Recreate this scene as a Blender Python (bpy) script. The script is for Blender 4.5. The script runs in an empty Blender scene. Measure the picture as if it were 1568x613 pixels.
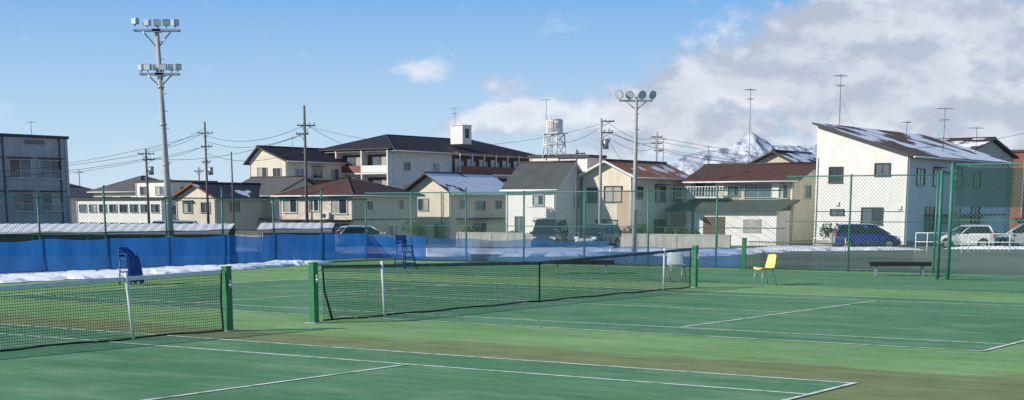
import bpy, math, random
from mathutils import Vector, Matrix, noise
random.seed(7)
R=random.Random(11)
scene=bpy.context.scene
YAW=math.radians(-34.66)
Pv=(math.cos(YAW),math.sin(YAW)); Nv=(-math.sin(YAW),math.cos(YAW))
A0=(-3.65,27.6)
CAMH=2.1
# ------------------------------------------------------------------ materials
def nodes_of(name):
    m=bpy.data.materials.new(name); m.use_nodes=True
    nt=m.node_tree; b=nt.nodes['Principled BSDF']
    return m,nt,b
def mat(name,col,rough=.7,var=.12,scale=3.0,bump=0.0,bscale=40,metal=0.0,siding=0.0,sidscale=3.5,streak=0.0,dirt=0.0):
    m,nt,b=nodes_of(name); L=nt.links
    tc=nt.nodes.new('ShaderNodeTexCoord')
    n=nt.nodes.new('ShaderNodeTexNoise'); n.inputs['Scale'].default_value=scale; n.inputs['Detail'].default_value=4
    L.new(tc.outputs['Object'],n.inputs['Vector'])
    rmp=nt.nodes.new('ShaderNodeMapRange'); rmp.inputs['From Min'].default_value=.3; rmp.inputs['From Max'].default_value=.7
    rmp.inputs['To Min'].default_value=1-var; rmp.inputs['To Max'].default_value=1+var
    L.new(n.outputs['Fac'],rmp.inputs['Value'])
    mx=nt.nodes.new('ShaderNodeVectorMath'); mx.operation='SCALE'; mx.inputs[0].default_value=col[:3]
    L.new(rmp.outputs['Result'],mx.inputs['Scale'])
    out=mx.outputs['Vector']
    if streak>0:
        mp=nt.nodes.new('ShaderNodeMapping'); mp.inputs['Scale'].default_value=(2.5,2.5,.22)
        L.new(tc.outputs['Object'],mp.inputs['Vector'])
        n2=nt.nodes.new('ShaderNodeTexNoise'); n2.inputs['Scale'].default_value=1.6; n2.inputs['Detail'].default_value=4
        L.new(mp.outputs['Vector'],n2.inputs['Vector'])
        r2=nt.nodes.new('ShaderNodeMapRange'); r2.inputs['From Min'].default_value=.42; r2.inputs['From Max'].default_value=.75
        r2.inputs['To Min'].default_value=1; r2.inputs['To Max'].default_value=1-streak
        L.new(n2.outputs['Fac'],r2.inputs['Value'])
        m2=nt.nodes.new('ShaderNodeVectorMath'); m2.operation='SCALE'
        L.new(out,m2.inputs[0]); L.new(r2.outputs['Result'],m2.inputs['Scale']); out=m2.outputs['Vector']
    L.new(out,b.inputs['Base Color'])
    b.inputs['Roughness'].default_value=rough; b.inputs['Metallic'].default_value=metal
    if bump>0:
        nb=nt.nodes.new('ShaderNodeTexNoise'); nb.inputs['Scale'].default_value=bscale; nb.inputs['Detail'].default_value=3
        L.new(tc.outputs['Object'],nb.inputs['Vector'])
        bp=nt.nodes.new('ShaderNodeBump'); bp.inputs['Strength'].default_value=bump; bp.inputs['Distance'].default_value=.03
        L.new(nb.outputs['Fac'],bp.inputs['Height']); L.new(bp.outputs['Normal'],b.inputs['Normal'])
    if siding>0:
        w=nt.nodes.new('ShaderNodeTexWave'); w.wave_type='BANDS'; w.bands_direction='Z'; w.wave_profile='SAW'
        w.inputs['Scale'].default_value=sidscale/3.14*1.0
        L.new(tc.outputs['Object'],w.inputs['Vector'])
        bp=nt.nodes.new('ShaderNodeBump'); bp.inputs['Strength'].default_value=siding; bp.inputs['Distance'].default_value=.03
        L.new(w.outputs['Fac'],bp.inputs['Height']); L.new(bp.outputs['Normal'],b.inputs['Normal'])
    return m
def roofmat(name,col,snow=0.0,rough=.75,dirn='Y',seams=2.2,sscale=.35):
    m,nt,b=nodes_of(name); L=nt.links
    tc=nt.nodes.new('ShaderNodeTexCoord')
    n=nt.nodes.new('ShaderNodeTexNoise'); n.inputs['Scale'].default_value=.9; n.inputs['Detail'].default_value=5
    L.new(tc.outputs['Object'],n.inputs['Vector'])
    cr=nt.nodes.new('ShaderNodeMix'); cr.data_type='RGBA'
    cr.inputs[6].default_value=(col[0]*.75,col[1]*.75,col[2]*.75,1); cr.inputs[7].default_value=(col[0]*1.3,col[1]*1.3,col[2]*1.3,1)
    L.new(n.outputs['Fac'],cr.inputs[0])
    w=nt.nodes.new('ShaderNodeTexWave'); w.bands_direction=dirn; w.inputs['Scale'].default_value=seams/3.14*2; w.inputs['Distortion'].default_value=.1
    L.new(tc.outputs['Object'],w.inputs['Vector'])
    w2=nt.nodes.new('ShaderNodeTexWave'); w2.bands_direction='Z'; w2.inputs['Scale'].default_value=3.2; w2.wave_profile='SAW'
    L.new(tc.outputs['Object'],w2.inputs['Vector'])
    ad=nt.nodes.new('ShaderNodeMath'); L.new(w.outputs['Fac'],ad.inputs[0]); L.new(w2.outputs['Fac'],ad.inputs[1])
    bp=nt.nodes.new('ShaderNodeBump'); bp.inputs['Strength'].default_value=.5; bp.inputs['Distance'].default_value=.05
    L.new(ad.outputs[0],bp.inputs['Height']); L.new(bp.outputs['Normal'],b.inputs['Normal'])
    out=cr.outputs[2]
    if snow>0:
        n2=nt.nodes.new('ShaderNodeTexNoise'); n2.inputs['Scale'].default_value=sscale; n2.inputs['Detail'].default_value=6; n2.inputs['Roughness'].default_value=.5
        L.new(tc.outputs['Object'],n2.inputs['Vector'])
        mr=nt.nodes.new('ShaderNodeMapRange'); t=.66-.32*snow
        mr.inputs['From Min'].default_value=t; mr.inputs['From Max'].default_value=t+.02
        L.new(n2.outputs['Fac'],mr.inputs['Value'])
        gm=nt.nodes.new('ShaderNodeNewGeometry'); sp=nt.nodes.new('ShaderNodeSeparateXYZ'); L.new(gm.outputs['True Normal'],sp.inputs[0])
        st=nt.nodes.new('ShaderNodeMath'); st.operation='GREATER_THAN'; st.inputs[1].default_value=.3; L.new(sp.outputs['Z'],st.inputs[0])
        mm=nt.nodes.new('ShaderNodeMath'); mm.operation='MULTIPLY'; L.new(st.outputs[0],mm.inputs[0]); L.new(mr.outputs['Result'],mm.inputs[1])
        mx=nt.nodes.new('ShaderNodeMix'); mx.data_type='RGBA'; mx.inputs[7].default_value=(.88,.89,.92,1)
        L.new(mm.outputs[0],mx.inputs[0]); L.new(out,mx.inputs[6]); out=mx.outputs[2]
    L.new(out,b.inputs['Base Color']); b.inputs['Roughness'].default_value=rough; b.inputs['Specular IOR Level'].default_value=.25
    return m
def glassmat(name,col,rough=.08):
    m,nt,b=nodes_of(name); L=nt.links
    tc=nt.nodes.new('ShaderNodeTexCoord'); n=nt.nodes.new('ShaderNodeTexNoise'); n.inputs['Scale'].default_value=1.4
    L.new(tc.outputs['Object'],n.inputs['Vector'])
    mx=nt.nodes.new('ShaderNodeMix'); mx.data_type='RGBA'
    mx.inputs[6].default_value=(*[c*.6 for c in col],1); mx.inputs[7].default_value=(*[min(1,c*1.5) for c in col],1)
    L.new(n.outputs['Fac'],mx.inputs[0]); L.new(mx.outputs[2],b.inputs['Base Color'])
    b.inputs['Roughness'].default_value=rough; b.inputs['Specular IOR Level'].default_value=.7
    return m
M={}
M['cream']=mat('cream_render',(.72,.65,.52),.85,.06,1.2,streak=.15,siding=.2)
M['white']=mat('white_siding',(.80,.78,.73),.8,.03,1.0,streak=.08,siding=.10)
M['offwhite']=mat('offwhite_render',(.77,.73,.66),.85,.05,1.0,streak=.14)
M['beige']=mat('beige_render',(.62,.54,.42),.85,.07,1.2,streak=.18,siding=.15)
M['pink']=mat('pinkish_siding',(.54,.40,.31),.85,.05,1.2,streak=.1,siding=.2)
M['grey']=mat('grey_concrete',(.58,.54,.50),.9,.06,.8,streak=.2,bump=.2)
M['brown']=mat('brown_panel',(.24,.09,.06),.7,.12,1.5,streak=.2)
M['bluewall']=mat('pale_blue_siding',(.35,.48,.65),.8,.05,1.0,siding=.3)
M['r_dark']=roofmat('dark_tile_roof',(.032,.030,.034))
M['r_grey']=roofmat('grey_tile_roof',(.11,.11,.11))
M['r_slate']=roofmat('slate_roof',(.075,.085,.08))
M['r_brown']=roofmat('brown_metal_roof',(.09,.047,.038))
M['r_orange']=roofmat('orange_tile_roof_snow',(.42,.19,.08),snow=.34,sscale=.5)
M['r_snow']=roofmat('snowy_dark_roof',(.05,.05,.055),snow=.95)
M['r_half']=roofmat('half_snowy_roof',(.075,.05,.042),snow=.58)
M['r_brownsnow']=roofmat('brown_roof_with_snow_patches',(.15,.10,.08),snow=.60,seams=1.4,sscale=.20)
M['r_some']=roofmat('lightly_snowy_roof',(.06,.06,.065),snow=.22)
M['trim']=mat('dark_trim',(.05,.042,.038),.5,.1)
M['wtrim']=mat('white_trim',(.74,.74,.72),.5,.05)
M['alu']=mat('aluminium_frame',(.45,.46,.46),.35,.05,metal=.5)
M['bronze']=mat('bronze_frame',(.10,.085,.07),.4,.1,metal=.4)
M['g_dark']=glassmat('window_glass_dark',(.03,.04,.05))
M['g_mid']=glassmat('window_glass_blue',(.10,.13,.16))
M['g_cur']=glassmat('window_glass_curtain',(.38,.37,.33),.2)
M['recess_shade']=mat('shadow_recess',(.12,.08,.06),.9,.1)  # dark colour on flat panels, painted shade for gallery, balcony and doorway recesses
M['conc']=mat('pole_concrete',(.42,.41,.39),.85,.1,5,bump=.2)
M['steel']=mat('galvanised_steel',(.42,.43,.44),.45,.1,4,metal=.6)
M['rustw']=mat('weathered_pole',(.14,.12,.11),.8,.15,4)
M['black']=mat('black_rubber',(.018,.018,.018),.7,.1)
M['green']=mat('fence_green_paint',(.04,.19,.14),.5,.15,5)
M['postgreen']=mat('net_post_green_paint',(.03,.19,.07),.4,.15,8)
M['meshgreen']=mat('fence_wire_green',(.05,.18,.14),.6,.1)
M['netblack']=mat('net_cord_black',(.015,.022,.018),.8,.1)
M['netdark']=mat('weathered_net_tape',(.10,.115,.11),.8,.3,6)
M['nettape']=mat('white_net_tape',(.75,.75,.73),.8,.1,6)
M['blue']=mat('blue_umpire_paint',(.012,.06,.27),.4,.12,4)
M['yellow']=mat('yellow_plastic',(.85,.72,.20),.35,.05,5)
M['palechair']=mat('pale_blue_plastic',(.60,.69,.78),.4,.05,5)
M['wire']=mat('cable_black',(.03,.03,.035),.7,.05)
M['lens']=glassmat('lamp_lens',(.55,.58,.6),.1)
M['snow']=mat('snow',(.90,.91,.93),.75,.04,1.5,bump=.6,bscale=6)
M['blk']=mat('concrete_block',(.40,.39,.36),.9,.12,1.5,streak=.3)

def cloth(name,col,alpha,trans=.5):
    m,nt,b=nodes_of(name); L=nt.links
    tc=nt.nodes.new('ShaderNodeTexCoord')
    mp=nt.nodes.new('ShaderNodeMapping'); mp.inputs['Scale'].default_value=(1,1,.3); L.new(tc.outputs['Object'],mp.inputs['Vector'])
    n=nt.nodes.new('ShaderNodeTexNoise'); n.inputs['Scale'].default_value=1.6; n.inputs['Detail'].default_value=5
    L.new(mp.outputs['Vector'],n.inputs['Vector'])
    mx=nt.nodes.new('ShaderNodeMix'); mx.data_type='RGBA'
    mx.inputs[6].default_value=(col[0]*.45,col[1]*.5,col[2]*.55,1); mx.inputs[7].default_value=(min(1,col[0]*1.6+.01),min(1,col[1]*1.5),min(1,col[2]*1.35),1)
    L.new(n.outputs['Fac'],mx.inputs[0]); L.new(mx.outputs[2],b.inputs['Base Color'])
    b.inputs['Roughness'].default_value=.85; b.inputs['Specular IOR Level'].default_value=.2
    tr=nt.nodes.new('ShaderNodeBsdfTranslucent'); L.new(mx.outputs[2],tr.inputs['Color'])
    m1=nt.nodes.new('ShaderNodeMixShader'); m1.inputs[0].default_value=trans; L.new(b.outputs[0],m1.inputs[1]); L.new(tr.outputs[0],m1.inputs[2])
    tp=nt.nodes.new('ShaderNodeBsdfTransparent'); m2=nt.nodes.new('ShaderNodeMixShader'); m2.inputs[0].default_value=alpha
    L.new(tp.outputs[0],m2.inputs[1]); L.new(m1.outputs[0],m2.inputs[2])
    L.new(m2.outputs[0],nt.nodes['Material Output'].inputs['Surface'])
    return m
M['screen']=cloth('blue_windscreen_mesh',(.025,.19,.58),.90)
M['screen2']=cloth('thin_blue_windscreen_mesh',(.05,.20,.48),.62)
M['gcloth']=cloth('green_shade_mesh',(.02,.08,.065),.62,.3)

# ------------------------------------------------------------------ mesh builder
class MB:
    def __init__(s): s.v=[];s.f=[];s.m=[];s.mats=[];s.sm=[]
    def mi(s,k):
        if k not in s.mats: s.mats.append(k)
        return s.mats.index(k)
    def face(s,pts,k,smooth=False):
        i=len(s.v); s.v+= [tuple(p) for p in pts]; s.f.append(tuple(range(i,i+len(pts)))); s.m.append(s.mi(k)); s.sm.append(smooth)
    def box(s,c,d,k,rz=0.0,top=1.0):
        cx,cy,cz=c; dx,dy,dz=d[0]/2,d[1]/2,d[2]/2
        co,si=math.cos(rz),math.sin(rz); i=len(s.v)
        for z in(-dz,dz):
            q=top if z>0 else 1
            for x,y in((-dx,-dy),(dx,-dy),(dx,dy),(-dx,dy)):
                x*=q;y*=q
                s.v.append((cx+x*co-y*si,cy+x*si+y*co,cz+z))
        for f in((0,3,2,1),(4,5,6,7),(0,1,5,4),(1,2,6,5),(2,3,7,6),(3,0,4,7)):
            s.f.append(tuple(i+j for j in f)); s.m.append(s.mi(k)); s.sm.append(False)
    def tube(s,p0,p1,r0,k,r1=None,seg=8,cap=True):
        r1=r0 if r1 is None else r1
        p0=Vector(p0);p1=Vector(p1);d=(p1-p0)
        if d.length<1e-6:return
        d.normalize(); a=Vector((0,0,1)) if abs(d.z)<.9 else Vector((1,0,0))
        u=d.cross(a).normalized(); w=d.cross(u); i=len(s.v)
        for p,r in((p0,r0),(p1,r1)):
            for j in range(seg):
                t=2*math.pi*j/seg; s.v.append(tuple(p+u*math.cos(t)*r+w*math.sin(t)*r))
        for j in range(seg):
            j2=(j+1)%seg; s.f.append((i+j,i+seg+j,i+seg+j2,i+j2)); s.m.append(s.mi(k)); s.sm.append(True)
        if cap:
            s.f.append(tuple(i+j for j in range(seg))); s.m.append(s.mi(k)); s.sm.append(False)
            s.f.append(tuple(i+seg+j for j in reversed(range(seg)))); s.m.append(s.mi(k)); s.sm.append(False)
    def slab(s,pts,t,k,ke=None):
        ke=ke or k
        lo=[(p[0],p[1],p[2]-t) for p in pts]
        s.face(pts,k); s.face(list(reversed(lo)),ke)
        n=len(pts)
        for i in range(n):
            j=(i+1)%n; s.face([lo[i],lo[j],pts[j],pts[i]],ke)
    def build(s,name,parent=None,bevel=0):
        me=bpy.data.meshes.new(name); me.from_pydata(s.v,[],s.f)
        for k in s.mats: me.materials.append(M[k])
        for p,mi,sm in zip(me.polygons,s.m,s.sm): p.material_index=mi; p.use_smooth=sm
        me.update(); o=bpy.data.objects.new(name,me); scene.collection.objects.link(o)
        if parent: o.parent=parent
        if bevel:
            b=o.modifiers.new('bevel','BEVEL'); b.width=bevel; b.segments=2; b.limit_method='ANGLE'
        return o
def root(name,loc=(0,0,0),rz=0):
    e=bpy.data.objects.new(name,None); e.location=loc; e.rotation_euler=(0,0,rz); e.empty_display_size=.3
    scene.collection.objects.link(e); return e
def zg(y): return -0.018*min(max(0,y-70),100)

# ------------------------------------------------------------------ ground
def gmat():
    m,nt,b=nodes_of('ground_asphalt'); L=nt.links
    tc=nt.nodes.new('ShaderNodeTexCoord')
    n=nt.nodes.new('ShaderNodeTexNoise'); n.inputs['Scale'].default_value=.12; n.inputs['Detail'].default_value=9
    L.new(tc.outputs['Object'],n.inputs['Vector'])
    r=nt.nodes.new('ShaderNodeValToRGB'); e=r.color_ramp.elements
    e[0].position=.35;e[0].color=(.085,.11,.085,1); e[1].position=.65;e[1].color=(.16,.19,.13,1)
    L.new(n.outputs['Fac'],r.inputs[0]); L.new(r.outputs[0],b.inputs['Base Color']); b.inputs['Roughness'].default_value=.9
    return m
M['ground']=gmat()
mb=MB()
xs=[-6000,-1500,-300,-60,0,60,300,1500,6000]; ys=[-300,-20,30,70,90,110,130,150,170,300,900,3000,9000]
for i in range(len(xs)-1):
    for j in range(len(ys)-1):
        mb.face([(xs[i],ys[j],zg(ys[j])),(xs[i+1],ys[j],zg(ys[j])),(xs[i+1],ys[j+1],zg(ys[j+1])),(xs[i],ys[j+1],zg(ys[j+1]))],'ground')
mb.build('ground')

def courtmat(name,base,alt,olive=False,stain=.5):
    m,nt,b=nodes_of(name); L=nt.links
    tc=nt.nodes.new('ShaderNodeTexCoord')
    def noi(s,d,r=.6,vec=None):
        n=nt.nodes.new('ShaderNodeTexNoise'); n.inputs['Scale'].default_value=s; n.inputs['Detail'].default_value=d; n.inputs['Roughness'].default_value=r
        L.new(vec or tc.outputs['Object'],n.inputs['Vector']); return n.outputs['Fac']
    def mr(v,a,c,t0=0,t1=1):
        q=nt.nodes.new('ShaderNodeMapRange'); q.inputs['From Min'].default_value=a;q.inputs['From Max'].default_value=c
        q.inputs['To Min'].default_value=t0;q.inputs['To Max'].default_value=t1; L.new(v,q.inputs['Value']); return q.outputs['Result']
    def mix(f,a,c):
        q=nt.nodes.new('ShaderNodeMix'); q.data_type='RGBA'; L.new(f,q.inputs[0])
        for s,x in((6,a),(7,c)):
            if isinstance(x,tuple): q.inputs[s].default_value=(*x,1)
            else: L.new(x,q.inputs[s])
        return q.outputs[2]
    mp=nt.nodes.new('ShaderNodeMapping'); mp.inputs['Scale'].default_value=(.5,1,1); L.new(tc.outputs['Object'],mp.inputs['Vector'])
    c=mix(mr(noi(.45,8,.62,mp.outputs[0]),.35,.68),base,alt)
    f2=mr(noi(3.0,6,.7),.48,.75,0,stain)
    c=mix(f2,c,tuple(x*.66 for x in base))
    f3=mr(noi(1.1,8,.7,mp.outputs[0]),.48,.68,0,stain*1.1)
    c=mix(f3,c,(.29,.40,.26))
    mp2=nt.nodes.new('ShaderNodeMapping'); mp2.inputs['Scale'].default_value=(.18,3.0,1); mp2.inputs['Rotation'].default_value=(0,0,.06); L.new(tc.outputs['Object'],mp2.inputs['Vector'])
    st=mr(noi(1.3,6,.65,mp2.outputs[0]),.35,.68,.84,1.16)
    if olive:
        sp=nt.nodes.new('ShaderNodeSeparateXYZ'); L.new(tc.outputs['Object'],sp.inputs[0])
        n=noi(.35,7,.65); n=mr(n,.3,.7,-.55,.55)
        ad=nt.nodes.new('ShaderNodeMath'); L.new(sp.outputs['Y'],ad.inputs[0]); L.new(n,ad.inputs[1])
        up=mr(ad.outputs[0],-1.95,-1.6,1,0); lo=mr(ad.outputs[0],-30,-29,0,1)
        mu=nt.nodes.new('ShaderNodeMath'); mu.operation='MULTIPLY'; L.new(up,mu.inputs[0]); L.new(lo,mu.inputs[1])
        k=nt.nodes.new('ShaderNodeMath'); k.operation='MULTIPLY'; k.inputs[1].default_value=.85; L.new(mu.outputs[0],k.inputs[0])
        oc=mix(mr(noi(1.5,6),.35,.65),(.17,.19,.08),(.23,.26,.115))
        c=mix(k.outputs[0],c,oc)
    fine=mr(noi(60,3),.3,.7,.84,1.16)
    pr=nt.nodes.new('ShaderNodeMath'); pr.operation='MULTIPLY'; L.new(fine,pr.inputs[0]); L.new(st,pr.inputs[1])
    vm=nt.nodes.new('ShaderNodeVectorMath'); vm.operation='SCALE'; L.new(c,vm.inputs[0]); L.new(pr.outputs[0],vm.inputs['Scale'])
    L.new(vm.outputs[0],b.inputs['Base Color']); b.inputs['Roughness'].default_value=.9; b.inputs['Specular IOR Level'].default_value=.2
    return m
M['apron']=courtmat('apron_light_green',(.16,.32,.10),(.245,.41,.15),olive=True)
M['teal']=courtmat('court_dark_green',(.08,.22,.10),(.125,.28,.13),stain=.42)
def linemat():
    m,nt,b=nodes_of('painted_line_white'); L=nt.links
    tc=nt.nodes.new('ShaderNodeTexCoord'); n=nt.nodes.new('ShaderNodeTexNoise'); n.inputs['Scale'].default_value=5; n.inputs['Detail'].default_value=8
    L.new(tc.outputs['Object'],n.inputs['Vector']); r=nt.nodes.new('ShaderNodeValToRGB'); e=r.color_ramp.elements
    e[0].position=.36;e[0].color=(.32,.48,.32,1); e[1].position=.52;e[1].color=(.82,.84,.76,1)
    L.new(n.outputs['Fac'],r.inputs[0]); L.new(r.outputs[0],b.inputs['Base Color']); b.inputs['Roughness'].default_value=.8
    return m
M['line']=linemat()
cs=root('tennis_court',(A0[0],A0[1],0),YAW)   # local x = across baselines, local y = along the nets
mb=MB(); mb.face([(-21.8,-45,.004),(40,-45,.004),(40,27.2,.004),(-21.8,27.2,.004)],'apron'); mb.build('apron_surface',cs)
mb=MB()
c2=(1.5,13.6); c1=(-14.5,-3.5)
def rect(mb,x0,x1,y0,y1,z,k): mb.face([(x0,y0,z),(x1,y0,z),(x1,y1,z),(x0,y1,z)],k)
for (lo,hi) in (c1,c2): rect(mb,-11.9,11.9,lo,hi,.008,'teal')
rect(mb,-11.9,11.9,-34,-19,.008,'teal')
rect(mb,-16,30,17.2,26.2,.008,'teal')
mb.build('playing_surface',cs)
mb=MB(); W=.065
for (lo,hi) in (c1,c2):
    s0,s1=lo+1.33,hi-1.33; mid=(lo+hi)/2
    for y in (lo,s0,s1,hi):
        rect(mb,-11.9,11.9,y-W/2,y+W/2,.012,'line')
    for x in (-11.9,11.9): rect(mb,x-W/2,x+W/2,lo-W/2,hi+W/2,.016,'line')
    for x in (-6.1,6.1): rect(mb,x-W/2,x+W/2,s0,s1,.016,'line')
    rect(mb,-6.1,6.1 if lo>0 else -.3,mid-W/2,mid+W/2,.012,'line')
rect(mb,-12,26,16.9,16.97,.012,'line')
mb.build('court_lines',cs)

# ------------------------------------------------------------------ nets
def net(name,n0,n1,tape,posts,sticks,strap=True,end0=.25,end1=.25):
    r=root(name,(A0[0],A0[1],0),YAW)
    a,b=n0+end0,n1-end1; mid=(n0+n1)/2
    def top(y): return 1.05-.15*max(0,1-abs((y-mid)/((n1-n0)/2)))
    mb=MB(); w=.0032; sp=.046
    cnt=int((b-a)/sp)
    for i in range(cnt+1):
        y=a+i*sp+R.uniform(-.004,.004); mb.face([(0,y-w,.03),(0,y+w,.03),(0,y+w,top(y)),(0,y-w,top(y))],'netblack')
    seg=24; rows=22
    for j in range(rows):
        f=(j+.5)/rows
        for i in range(seg):
            y0=a+(b-a)*i/seg;y1=a+(b-a)*(i+1)/seg
            z0=.03+(top(y0)-.03)*f; z1=.03+(top(y1)-.03)*f
            mb.face([(.001,y0,z0-w),(.001,y1,z1-w),(.001,y1,z1+w),(.001,y0,z0+w)],'netblack')
    mb.build('mesh',r)
    mb=MB()
    for i in range(seg):
        y0=a+(b-a)*i/seg;y1=a+(b-a)*(i+1)/seg
        for x in(-.012,.012): 
            mb.face([(x,y0,top(y0)-.055),(x,y1,top(y1)-.055),(x,y1,top(y1)+.008),(x,y0,top(y0)+.008)],tape)
        mb.face([(-.012,y0,top(y0)+.008),(-.012,y1,top(y1)+.008),(.012,y1,top(y1)+.008),(.012,y0,top(y0)+.008)],tape)
        mb.tube((0,y0,.03+.01*math.sin(y0*3)),(0,y1,.03+.01*math.sin(y1*3)),.016,'netblack',seg=6)
    mb.tube((0,n0,1.05),(0,a,1.05),.006,'netblack'); mb.tube((0,b,1.05),(0,n1,1.05),.006,'netblack')
    mb.tube((0,a,1.05),(0,a+.05,.55),.018,'netblack'); mb.tube((0,a+.05,.55),(0.02,a+.22,.06),.022,'netblack')
    mb.tube((0,b,1.05),(0,b-.03,.5),.016,'netblack'); mb.tube((0,b-.03,.5),(0,b,.04),.016,'netblack')
    mb.tube((0,n0,.9),(0,a,.98),.004,'netblack'); mb.tube((0,n1,.35),(0,b,.4),.004,'netblack')
    if strap: mb.box((.02,mid,top(mid)/2),(.01,.055,top(mid)),'netblack')
    mb.build('tape_and_cords',r)
    mb=MB()
    for y in posts:
        mb.box((0,y,.55),(.125,.125,1.10),'postgreen'); mb.box((0,y,1.107),(.14,.14,.016),'postgreen')
        mb.box((0,y,.012),(.26,.26,.012),'conc'); mb.box((.085,y,.82),(.05,.05,.14),'steel'); mb.tube((.1,y-.05,.8),(.17,y-.05,.8),.012,'steel')
    mb.build('posts',r,bevel=.01)
    mb=MB()
    for y,dl in sticks: mb.tube((.035,y,0.01),(.02,y+dl,1.08),.026,'wtrim')
    mb.build('singles_sticks',r)
net('tennis_net',0,14.95,'netdark',[0,14.95],[(2.0,-.05),(13.2,.03)])
net('tennis_net',-2.2-14.9,-2.2,'nettape',[-2.2-14.9,-2.2],[(-4.35,-.08)],end1=.12)
# ------------------------------------------------------------------ fences
def ribbons(mb,L,z0,z1,sp,w,k,off=0.0):
    H=z1-z0; nseg=max(1,round(H/.5))
    x=-H
    while x<L:
        for d in(0,1):
            for q in range(nseg):
                ha=H*q/nseg; hb=H*(q+1)/nseg
                h0=max(ha,-x); h1=min(hb,L-x)
                if h1-h0<=.02: continue
                if d: q0=(x+h0,z1-h0);q1=(x+h1,z1-h1)
                else: q0=(x+h0,z0+h0);q1=(x+h1,z0+h1)
                s=w*.707/2; sx=-s if not d else s; o=off+d*.002
                mb.face([(q0[0]+sx,o,q0[1]+s),(q0[0]-sx,o,q0[1]-s),(q1[0]-sx,o,q1[1]-s),(q1[0]+sx,o,q1[1]+s)],k)
        x+=sp*1.414
def fence(name,p0,p1,H,spacing,screens=(),mid=True,w=.008,postr=.036,sp=.09,extra=0.0,start=0.0):
    dx,dy=p1[0]-p0[0],p1[1]-p0[1]; L=math.hypot(dx,dy); r=root(name,(p0[0],p0[1],0),math.atan2(dy,dx))
    mb=MB(); x=start; i=0
    while x<=L+.01:
        h=H+(extra if i%2 else 0)
        mb.tube((x,0,-.1),(x+R.uniform(-.03,.03),R.uniform(-.03,.03),h),postr,'green'); mb.tube((x,0,h),(x,0,h+.03),postr*1.2,'green'); x+=spacing; i+=1
    mb.tube((0,0,H-.02),(L,0,H-.02),.024,'green',seg=6)
    if mid: mb.tube((0,0,H*.52),(L,0,H*.52),.016,'green',seg=6); mb.tube((0,0,.08),(L,0,.08),.016,'green',seg=6)
    mb.build('frame',r)
    mb=MB(); ribbons(mb,L,.06,H-.03,sp,w,'meshgreen',-.04); mb.build('chain_link',r)
    for (a,b,z0,z1,k) in screens:
        mb=MB(); n=int((b-a)/.35)+1
        def P(i,z):
            x=a+(b-a)*i/n
            return (x,-.07-.04*math.sin(x*2.3)*(.5+.5*math.sin(x*.7))-.03*(z<.3)*math.sin(x*5), z+(.02*math.sin(x*1.7) if z>.5 else .03*math.sin(x*1.1))-(.0 if z<.5 else .055*abs(math.sin(x*math.pi/2.7))))
        for i in range(n):
            zs=[z0,(z0+z1)/2,z1]
            for q in range(2): mb.face([P(i,zs[q]),P(i+1,zs[q]),P(i+1,zs[q+1]),P(i,zs[q+1])],k,True)
        mb.build('windscreen',r)
    return r
CN=(-6.0,62.0)
lf0=(CN[0]-Nv[0]*24,CN[1]-Nv[1]*24)
fence('perimeter_fence',lf0,CN,2.45,2.7,screens=[(0,23.9,.06,1.10,'screen'),(0,23.9,1.14,1.34,'gcloth')],start=24-2.7*8,extra=.35)
rf=lambda L:(CN[0]+Pv[0]*L,CN[1]+Pv[1]*L)
fence('perimeter_fence',CN,rf(18.6),2.7,2.72,screens=[(0,3.2,.06,1.0,'screen'),(3.25,11.7,.08,.92,'screen2'),(11.75,17.2,.08,.74,'screen2')],start=2.4,extra=.12)
fence('perimeter_fence',rf(18.6),rf(24.6),3.15,2.9,screens=[],start=2.3,w=.007,extra=0)
g0=(12.85,44.3); g1=(g0[0]+Pv[0]*7,g0[1]+Pv[1]*7)
fence('gate_enclosure_fence',g0,g1,3.35,3.0,screens=[(0.1,7,2.15,3.25,'gcloth')],w=.009,postr=.06)
fence('gate_enclosure_fence',(12.6,44.5),(rf(24.6)[0],rf(24.6)[1]),3.15,2.0,w=.007,postr=.05)
r=root('tennis_net',(7.95,51.6,0),math.radians(-20))
mb=MB(); mb.box((0,0,.53),(.14,.14,1.06),'postgreen'); mb.box((0,0,1.07),(.16,.16,.02),'postgreen'); mb.build('post',r)
mb=MB(); 
for i in range(120):
    x=.15+i*.046; t=.95-.02*i*.046; mb.face([(x-.003,0,.03),(x+.003,0,.03),(x+.003,0,t),(x-.003,0,t)],'netblack')
for j in range(20):
    z=.05+j*.045; mb.face([(.15,.002,z-.003),(5.6,.002,z*.93-.003),(5.6,.002,z*.93+.003),(.15,.002,z+.003)],'netblack')
mb.tube((.15,0,.96),(5.6,0,.86),.02,'netdark'); mb.build('mesh',r)

# ------------------------------------------------------------------ snow patches
mb=MB()
def patch(cx,cy,rx,ry,rz=0,seed=0,h=.05):
    rr=random.Random(seed); n=30; ph=[rr.uniform(0,6.28) for _ in range(4)]
    rad=[1+.22*math.sin(2*t+ph[0])+.16*math.sin(3*t+ph[1])+.1*math.sin(7*t+ph[2])+.07*math.sin(11*t+ph[3]) for t in [2*math.pi*i/n for i in range(n)]]
    rings=[]
    for f,hh in((1,.008),(.86,.6*h),(.45,h)):
        ring=[]
        for i in range(n):
            t=2*math.pi*i/n; x=rx*rad[i]*f*math.cos(t); y=ry*rad[i]*f*math.sin(t)
            X=cx+x*math.cos(rz)-y*math.sin(rz); Y=cy+x*math.sin(rz)+y*math.cos(rz)
            ring.append((X,Y,zg(Y)+hh+.012+rr.uniform(-.2,.2)*h*(f<1)))
        rings.append(ring)
    for q in range(2):
        for i in range(n):
            j=(i+1)%n; mb.face([rings[q][i],rings[q][j],rings[q+1][j],rings[q+1][i]],'snow',True)
    mb.face(rings[2],'snow',True)
NA=math.atan2(Nv[1],Nv[0])
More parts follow.
